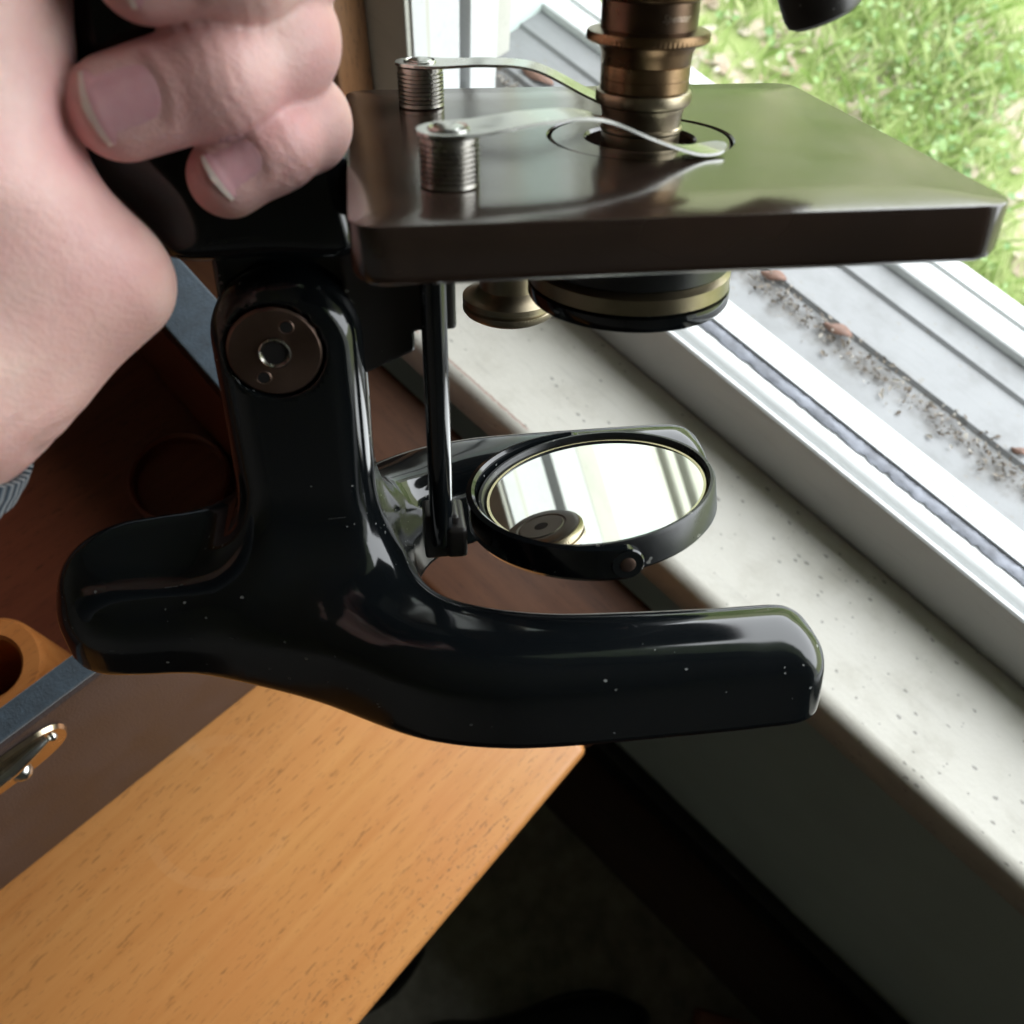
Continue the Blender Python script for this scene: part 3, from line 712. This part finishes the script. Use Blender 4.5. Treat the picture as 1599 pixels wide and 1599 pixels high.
rings += [(rect_r(i), z) for i, z in ((.014, 0.), (.0003, 0.), (.00015, -.00004), (.00004, -.00015), (.0, -.0003), (.0, ST + .0022), (.0006, ST + .0009), (.002, ST))]
stg = mp(radial('stage', AX, AY, rings, MAT['stage'], ms))
ins = radial('opening_insert', AX, AY, [(.0105, ST + .001), (.0105, -.0008), (.0109, -.0002), (.0170, -.0002), (.0174, -.0006), (.0174, ST + .001)], MAT['stage'], stg, 128)

# spring clips
def clip(post, tip, name_lab, peak=.0088, ptop=.0080):
    e = empty('stage_clip'); e.parent = ms; e.matrix_local = OFF
    pr = [(.0046, 0.), (.0049, .0003)]
    n = 8
    for i in range(n):
        z0 = .0005 + i * (ptop - .0016) / n; h = (ptop - .0016) / n
        pr += [(.00485, z0), (.00485, z0 + h * .62), (.00430, z0 + h * .70), (.00430, z0 + h * .95)]
    pr += [(.0048, ptop - .0010), (.0048, ptop - .0002), (.0045, ptop)]
    lathe('clip_post', pr, MAT['nickel'], e, 56, (post[0], post[1], 0), sharp=25)
    p0, p1 = np.array(post), np.array(tip); L = np.linalg.norm(p1 - p0); d = (p1 - p0) / L; s = np.array([-d[1], d[0]])
    ctrl = catmull([(-.0053, ptop + .0002), (0, ptop + .0002), (.0055, ptop + .0002), (.30 * L, peak), (.5 * L, peak * .93), (.72 * L, peak * .42), (.88 * L, .0008), (.97 * L, .0004), (L + .002, .0011)], 7, closed=False)
    prf, vv, ff = [], [], []
    for u, z in ctrl:
        if u < 0: hw = math.sqrt(max(0, 1 - (u / .0053) ** 2)) * .0050
        else:
            hw = .0053 + (.0034 - .0053) * min(1, u / (.55 * L)); e_ = L + .002 - u
            if e_ < .004: hw *= math.sqrt(max(0., 1 - (1 - e_ / .004) ** 2))
        hw = max(hw, .0002)
        for lv in (0, 1):
            for q in (-1, -.86, 0, .86, 1):
                c = p0 + d * u + s * hw * q
                vv.append((c[0], c[1], z + lv * .00055))
    k = 10
    for i in range(len(ctrl) - 1):
        a, b = i * k, (i + 1) * k
        for j in range(4):
            ff += [(a + j, b + j, b + j + 1, a + j + 1), (a + 5 + j, a + 6 + j, b + 6 + j, b + 5 + j)]
        ff += [(a, a + 5, b + 5, b), (a + 4, b + 4, b + 9, a + 9)]
    ff += [(0, 1, 2, 3, 4, 9, 8, 7, 6, 5), tuple((len(ctrl) - 1) * k + t for t in (5, 6, 7, 8, 9, 4, 3, 2, 1, 0))]
    sp = pydata('leaf_spring', vv, ff, MAT['steel'], e, sharp=30)
    zt = ptop + .0007
    lathe('screw_head', [(.0034, 0), (.0034, .00025), (.0031, .0004), (.0027, .0001), (.0025, .0004), (.0018, .00065), (0, .0007)], MAT['steel'], sp, 40, (post[0], post[1], zt))
    e['label'] = name_lab
    return e
clip((.0167, .0195), (.0665, .0350), 'near stage clip with its leaf pressed across the stage opening')
clip((.0160, .0790), (.0630, .0640), 'far stage clip passing behind the objective')

# objective: stacked brass rings, knurled flanges
n = 160
prof = [(.0066, -.0035), (.0074, -.003), (.0075, .0012), (.0078, .0016), (.0078, .0021), (.0075, .0024), (.0077, .0046), (.0079, .0050), (.0080, .0060)]
ob = empty('objective'); ob.parent = ms; ob.matrix_local = OFF
lathe('nose_barrel', prof, MAT['pale_brass'], ob, n, (AX, AY, 0))
lathe('knurled_ring', [(.0080, .0058), (.0088, .0063), (.0090, .0067), (.0090, .0080), (.0088, .0084), (.0082, .0087)], MAT['pale_brass'], ob, n, (AX, AY, 0), knurl={2: .00016, 3: .00016})
lathe('barrel', [(.0080, .0085), (.0083, .0088), (.0083, .0106), (.00822, .0107), (.0083, .0108), (.0083, .0130), (.00815, .0131), (.0083, .0133), (.0084, .0150), (.0090, .0160), (.0093, .0166)], MAT['brass'], ob, n, (AX, AY, 0))
lathe('knurled_flange', [(.0090, .0164), (.0108, .0167), (.0113, .0171), (.0113, .0182), (.0110, .0186), (.0088, .0190)], MAT['brass'], ob, n, (AX, AY, 0), knurl={2: .00013, 3: .00013})
lathe('collar', [(.0088, .0188), (.0088, .0236), (.0090, .0238)], MAT['bronze_b'] if 'bronze_b' in MAT else m_brass('dark_brass', (.07, .045, .030), (.12, .08, .052), (.24, .4)), ob, n, (AX, AY, 0))
lathe('upper_ring', [(.0088, .0237), (.0094, .0239), (.0096, .0243), (.0096, .0260), (.0090, .0262), (.0088, .034), (.012, .035), (.012, .040)], MAT['brass'], ob, n, (AX, AY, 0))
# engraved maker's word on the collar
cu = bpy.data.curves.new('maker_word', 'FONT'); cu.body = 'Spencer'; cu.size = .0018; cu.shear = .35; cu.extrude = .00004; cu.align_x = 'CENTER'; cu.resolution_u = 2
tmp = bpy.data.objects.new('tmp', cu); C.objects.link(tmp); dg = bpy.context.evaluated_depsgraph_get(); tm = bpy.data.meshes.new_from_object(tmp.evaluated_get(dg)); bpy.data.objects.remove(tmp)
a0 = math.radians(-72)
for vtx in tm.vertices:
    x, y, z = vtx.co; a = a0 + x / .0088; r = .00884 + z
    vtx.co = (AX + r * math.cos(a), AY + r * math.sin(a), .0208 + y)
link('engraving', tm, m_steel('engraving_bright', (.30, .24, .19), (.25, .4)), ob)
# second objective on the nosepiece, and the nosepiece itself
o2 = lathe('second_objective', [(0, 0.), (.0056, 0.), (.0066, .0007), (.0070, .002), (.0072, .008), (.0075, .0085), (.0075, .02), (.009, .021), (.009, .025)], MAT['matte'], ms, 72, matrix=OFF @ axis_matrix((.0885, .046, .0205), (-.42, .10, .95)))
lathe('nosepiece', [(.0, .040), (.030, .041), (.034, .044), (.034, .047), (.028, .050), (.012, .052), (.012, .085)], MAT['black'], ms, 72, (AX + .01, AY, 0), matrix=OFF)
lathe('body_tube', [(.0125, .0855), (.0125, .16), (.014, .161), (.014, .166), (.0125, .167)], MAT['brass'], ms, 72, (AX, AY, 0), matrix=OFF)

# substage: bracket, mirror bar, condenser mount, knob
PBr = Poly2([(-.003, -.006), (.0190, -.006), (.0190, -.0345), (.0105, -.0345), (.0105, -.0388), (-.0005, -.0436), (-.003, -.043)])
def br_fn(p): return extr(PBr(p[:, 0], p[:, 2]), np.abs(p[:, 1] - .0485) - .0085, .0006)
P_, F_ = surface_nets(br_fn, (-.006, .036, -.047), (.022, .060, -.004), .0008)
mp(sdf_obj('substage_bracket', lambda p: np.maximum(br_fn(p), p[:, 2] + .0089), (-.006, .036, -.047), (.022, .060, -.004), .0008, MAT['matte'], ms))
PX, PY = .0146, .0380
pbx = un(682, 848, PY); ptx = un(676, 452, PY)
br = lathe('mirror_bar', [(.0016, -.0005), (.0024, 0.), (.0026, .001), (.0026, (ptx[2] - pbx[2]) + .012), (.0022, (ptx[2] - pbx[2]) + .0125)], MAT['enamel'], ms, 40, matrix=OFF @ Matrix.Translation((float(ptx[0]), PY, float(pbx[2]))))
lathe('condenser_mount', [(.0196, -.0240), (.0205, -.0235), (.0205, -.0160), (.0190, -.0145), (.0190, -.0088)], MAT['black'], ms, 120, (AX, AY, 0), matrix=OFF)
lathe('condenser_ring', [(.0202, -.0285), (.0208, -.0282), (.0208, -.0252), (.0204, -.0248), (.0196, -.0241)], MAT['pale_brass'], ms, 120, (AX, AY, 0), matrix=OFF)
lathe('iris_ring', [(.006, -.0315), (.0195, -.0321), (.0206, -.0317), (.0210, -.0311), (.0210, -.0289), (.0202, -.0286)], MAT['enamel'], ms, 120, (AX, AY, 0), matrix=OFF)
lever = box('iris_lever', .0150, .0245, -.002, .002, -.0195, -.0165, MAT['black'], ms, bev=.0006); lever.matrix_local = OFF @ Matrix.Translation((AX, AY, 0)) @ Matrix.Rotation(math.radians(-35), 4, 'Z')
KY = .0950; KX = float(un(795, 470, KY)[0]); kb = float(un(794, 514, KY - .0122)[2]); kt = float(un(722, 458, KY)[2])
kh = kt - kb
kn = lathe('focus_knob', [(0, kb + .0020), (.0020, kb + .0020), (.0022, kb + .0004), (.0095, kb), (.0116, kb + .0004), (.0122, kb + .0012), (.0122, kb + kh * .45), (.0116, kb + kh * .52), (.0116, kb + kh * .60), (.0122, kb + kh * .66), (.0122, kb + kh * .92), (.0112, kt), (.0090, kt + .0006), (.0078, kt + .0020), (.0076, -.0098)], MAT['pale_brass'], ms, 180, (KX, KY - .001, 0), matrix=OFF, cap=False, knurl={6: .00013, 5: .00013, 9: .0001, 10: .0001})

lathe('knob_cap', [(0, kb - .0001), (.0020, kb - .0001), (.0021, kb - .0007), (.0066, kb - .0007), (.0069, kb - .0003), (.0073, kb - .0003), (.0076, kb - .0006), (.0100, kb - .0006), (.0112, kb + .0002)], m_steel('knob_cap_metal', (.17, .155, .135), (.3, .45)), kn, 96, (KX, KY - .001, 0), cap=False)
lathe('knob_hole', [(0, kb - .00074), (.0021, kb - .00074), (.0021, kb - .0006)], MAT['hole'], kn, 32, (KX, KY - .001, 0), cap=False)
# mirror in its half-ring fork
mir = empty('mirror'); mir.parent = ms
MC = Vector((.0524, .0480, -.0832)); tilt = math.radians(-8); TX = Matrix.Rotation(math.radians(-6), 4, 'X')
mir.matrix_local = OFF @ Matrix.Translation(MC) @ TX @ Matrix.Rotation(tilt, 4, 'Y')
lathe('mirror_cell', [(.0261, -.0042), (.0279, -.0040), (.0285, -.0032), (.0285, .0032), (.0280, .0040), (.0273, .0040), (.0269, .0030), (.0269, .0016), (.0261, .0014)], MAT['black'], mir, 128, cap=False)
lathe('glass_bevel', [(.0268, .0017), (.0262, .0026), (.0256, .0025)], m_steel('bevel_brass', (.62, .55, .34), (.12, .2)), mir, 128, cap=False)
lathe('mirror_glass', [(.0264, .0015), (.0260, .0024), (0, .0024)], MAT['mirror'], mir, 128)
v, f = [], []; nn = 64                               # half ring from the near pivot round the bar side to the far pivot
sec = [(.0291, -.0036), (.0291, .0036), (.0298, .0042), (.0311, .0038), (.0313, -.0030), (.0306, -.0040)]
for i in range(nn + 1):
    a = math.radians(-90 - 8 - (180 - 0) * i / nn + 8) ; taper = 1
    for r, z in sec: v.append((r * math.cos(a), r * math.sin(a), z))
k = len(sec)
for i in range(nn):
    for j in range(k): f.append((i * k + j, i * k + (j + 1) % k, (i + 1) * k + (j + 1) % k, (i + 1) * k + j))
f += [tuple(range(k)), tuple(nn * k + j for j in reversed(range(k)))]
fk = mp(pydata('fork', v, f, MAT['enamel'], ms, sharp=30)); fk.matrix_local = OFF @ Matrix.Translation(MC) @ TX @ Matrix.Rotation(math.radians(-3), 4, 'Y')
for s in (-1, 1):
    lathe('fork_end', [(.0037, .0), (.0037, .0020), (.0034, .0024), (.0020, .0024)], MAT['enamel'], fk, 40, matrix=axis_matrix((0, s * .0289, 0), (0, s, 0)))
    lathe('pivot_screw', [(.0017, .0), (.0017, .0025), (.0013, .0027), (.0003, .0027)], MAT['bronze'], fk, 32, matrix=axis_matrix((0, s * .0289, 0), (0, s, 0)))
bx_ = float(ptx[0])
stub = box('fork_stub', bx_ + .001, .0200, PY - .0030, PY + .0100, -.0885, -.0805, MAT['matte'], ms, bev=.0012); stub.matrix_local = OFF
col_ = box('bar_collar', bx_ - .0040, bx_ + .0040, PY - .0005, PY + .0075, -.0900, -.0785, MAT['matte'], ms, bev=.0010); col_.matrix_local = OFF

# ------------------------------------------------------------------ the hand that holds the limb
hand = empty('hand', MM); tag(hand, 'bare left hand with short nails gripping the black limb of the microscope', 'hand')
A = lambda px, py, y: un(px, py, y)
fing = {
 'middle': [A(228, -58, .0235), A(370, -72, .0245), A(452, -95, .036), (-.012, .074, .036), (-.052, .074, .032)],
 'ring':   [A(190, 168, .0245), A(345, 118, .0250), A(432, 62, .0340), (-.012, .074, .020), (-.054, .072, .014)],
 'little': [A(356, 276, .0265), A(430, 226, .0285), A(472, 192, .0365), (-.014, .070, .004), (-.056, .068, -.004)],
 'index':  [A(250, -250, .0245), A(370, -265, .0255), A(450, -280, .036), (-.012, .074, .052), (-.052, .074, .049)],
}
rad = {'middle': (.0082, .0087, .0096, .0105, .0115), 'ring': (.0080, .0084, .0096, .0105, .0115), 'little': (.0066, .0068, .0078, .0092, .0110), 'index': (.0082, .0087, .0098, .0106, .0115)}
def finger(p, k):
    P_, r = fing[k], rad[k]; d = None
    for i in range(len(P_) - 1):
        e = roundcone(p, P_[i], P_[i + 1], r[i], r[i + 1]); d = e if d is None else smin(d, e, .003)
    return d
def palm(p):
    d = roundcone(p, A(178, 444, .022), A(-95, 575, .014), .0100, .0174)                      # heel below the little finger
    d = smin(d, roundcone(p, A(-70, 290, .022), A(60, 380, .021), .0170, .0125), .010)
    d = smin(d, roundcone(p, A(-95, -20, .028), A(-80, 250, .024), .0150, .0165), .012)
    d = smin(d, roundcone(p, A(-110, -220, .030), A(-95, 20, .030), .0150, .0150), .012)
    d = smin(d, roundcone(p, (-.066, .058, .046), (-.072, .054, -.016), .015, .017), .016)    # back of the palm behind the limb
    d = smin(d, roundcone(p, A(-95, 572, .014), A(-320, 800, .010), .0172, .0165), .012)      # wrist and forearm
    d = smin(d, roundcone(p, A(-160, 510, .032), A(-350, 760, .026), .0195, .0180), .014)
    d = smin(d, roundcone(p, A(-110, -240, .030), A(40, -370, .020), .0125, .0100), .010)     # thumb, above the frame
    return d
NAILS = {'ring': (-.0026, .0124, .0108, .16), 'little': (-.0024, .0092, .0080, .14), 'middle': (-.0026, .0124, .0108, 0.), 'index': (-.0026, .0124, .0108, 0.)}
def nail_frame(k):
    P_ = [np.array(q, float) for q in fing[k]]; al, ln, wd, rotn = NAILS[k]
    a = P_[0] - P_[1]; a /= np.linalg.norm(a)
    view = CAMP - P_[0]; nrm = view - a * (view @ a); nrm /= np.linalg.norm(nrm); w_ = np.cross(a, nrm)
    nrm = nrm * math.cos(rotn) + w_ * math.sin(rotn); w_ = np.cross(a, nrm)
    return P_[0] + a * al, a, nrm, w_, ln, wd
FR = {k: nail_frame(k) for k in NAILS}
def skin_relief(p):
    r = np.zeros(len(p))
    for k in ('ring', 'little', 'middle'):
        c, a, nr, w_, ln, wd = FR[k]; q = p - c; u, v_, h_ = q @ a, q @ w_, q @ nr
        near = (np.abs(u) < .03) & (h_ > 0) & (np.abs(v_) < .012)
        if not near.any(): continue
        uu, vv = u[near], v_[near]
        bx = np.abs(vv) - wd / 2; by = -(uu + ln / 2 - .14 * ln * (2 * vv / wd) ** 2)   # folds at the sides and the round root
        db = np.where((bx > 0) & (by > 0), np.hypot(np.maximum(bx, 0), np.maximum(by, 0)), np.maximum(bx, by))
        own = np.clip(1 - np.abs(finger(p[near], k)) / .0022, 0, 1)
        fold = .00020 * np.exp(-((db - .0009) / .0010) ** 2) * np.clip((ln / 2 - uu) / .004, 0, 1) * own
        pocket = -.0002 * np.clip(-db / .001, 0, 1) * (uu < ln / 2) * own
        # wrinkles over the last joint
        P_ = fing[k]; s = (p[near] - np.asarray(P_[1])) @ a + .0010
        wr = -.00018 * (.5 + .5 * np.cos(s * 2 * np.pi / .0024 + 1.2 * np.sin(vv * 600))) ** 3 * np.exp(-(s / .0032) ** 2) * own
        r[near] += fold + pocket + wr
    return r
def hand_fn(p):
    d = palm(p)
    fs = None
    for k in ('index', 'middle', 'ring', 'little'):
        e = finger(p, k); fs = e if fs is None else smin(fs, e, .0012)
    back = np.clip((p[:, 1] - .045) / .02, 0, 1)
    d = np.where(back > 0, smin(d, fs, .0015 + .012 * back), smin(d, fs, .0015))
    # slack skin: low lumps over the palm
    d = d + .00045 * np.sin(p[:, 0] * 210 + 2 * np.sin(p[:, 2] * 130)) * np.sin(p[:, 2] * 190 + 1.5 * np.sin(p[:, 1] * 160)) * np.clip((-.03 - p[:, 0]) / .02, 0, 1)
    e1 = p[:, 0] * .68 - p[:, 2] * .73                               # folds across the heel and wrist
    d = d + .00055 * (.5 + .5 * np.sin(e1 * 780 + 2.2 * np.sin(p[:, 0] * 170 + p[:, 2] * 240) + 1.2 * np.sin(p[:, 1] * 300))) ** 4 * np.clip((-.020 - p[:, 2]) / .02, 0, 1) * np.clip((-.04 - p[:, 0]) / .015, 0, 1)
    m = np.abs(d) < .004
    if m.any(): d[m] -= skin_relief(p[m])
    return d
MAT['skin'] = m_skin([(FR['ring'][0] - FR['ring'][1] * .008, .017, .60), (FR['little'][0] - FR['little'][1] * .006, .014, .60), (FR['ring'][0] + FR['ring'][1] * .008, .012, .5), (FR['little'][0] + FR['little'][1] * .008, .010, .6), (FR['middle'][0], .018, .6)])
sdf_obj('skin', hand_fn, (-.175, -.030, -.105), (.010, .100, .085), .0008, MAT['skin'], hand)

def nail(k, lift):
    c, a, nrm, wv_, length, width = FR[k]; nu, nv = 30, 19; pts = []
    for i in range(nu):
        u = i / (nu - 1)
        hw = width / 2 * (1 - .28 * (1 - min(1, u / .35)) ** 2.0)
        for j in range(nv):
            s = -1 + 2 * j / (nv - 1)
            uu = u + .14 * (s * s) * (1 - u) - .06 * s * s * max(0., u - .6) / .4
            pts.append(c + a * ((uu - .5) * length) + wv_ * hw * s)
    pts = np.array(pts) + nrm * .02
    for _ in range(40): pts = pts - nrm * np.maximum(hand_fn(pts), 1e-5)[:, None] * .8
    S = np.tile(np.linspace(-1, 1, nv), nu); U = np.repeat(np.linspace(0, 1, nu), nv)
    h = lift * (1 - S ** 4 * .8) + .0004 * np.clip((U - .75) / .25, 0, 1) - .0006 * np.clip(1 - U / .10, 0, 1) ** 2
    top = pts + nrm * h[:, None]; bot = pts - nrm * .0012
    v = np.concatenate([top, bot]); n0 = nu * nv; f, mi = [], []
    for i in range(nu - 1):
        for j in range(nv - 1):
            f.append((i * nv + j, i * nv + j + 1, (i + 1) * nv + j + 1, (i + 1) * nv + j)); mi.append(1 if i >= nu - 4 else 0)
    rim = [j for j in range(nv)] + [i * nv + nv - 1 for i in range(1, nu)] + [(nu - 1) * nv + j for j in range(nv - 2, -1, -1)] + [i * nv for i in range(nu - 2, 0, -1)]
    for q in range(len(rim)):
        s, t = rim[q], rim[(q + 1) % len(rim)]; f.append((s, s + n0, t + n0, t)); mi.append(1 if max(s, t) >= (nu - 2) * nv else 0)
    o = pydata('nail', v, f, [MAT['nail'], MAT['nail_edge']], hand, sharp=70)
    o.data.polygons.foreach_set('material_index', mi); return o
nail('ring', .00035)
nail('little', .00035)
nail('middle', .00035)
nail('index', .00035)

# blue knitted cuff round the wrist
a, b = A(-108, 622, .014), A(-325, 840, .010)
q = (Vector(b) - Vector(a)); Lc = q.length
pr = [(.0170, .006), (.0182, .0005), (.0192, .0), (.0202, .0025)] + [(.0205 + .0006 * (i % 2), .004 + i * .002) for i in range(14)] + [(.023, .05), (.026, .09)]
lathe('sleeve_cuff', pr[:], MAT['sleeve'], hand, 72, matrix=axis_matrix(a, q), sharp=60)
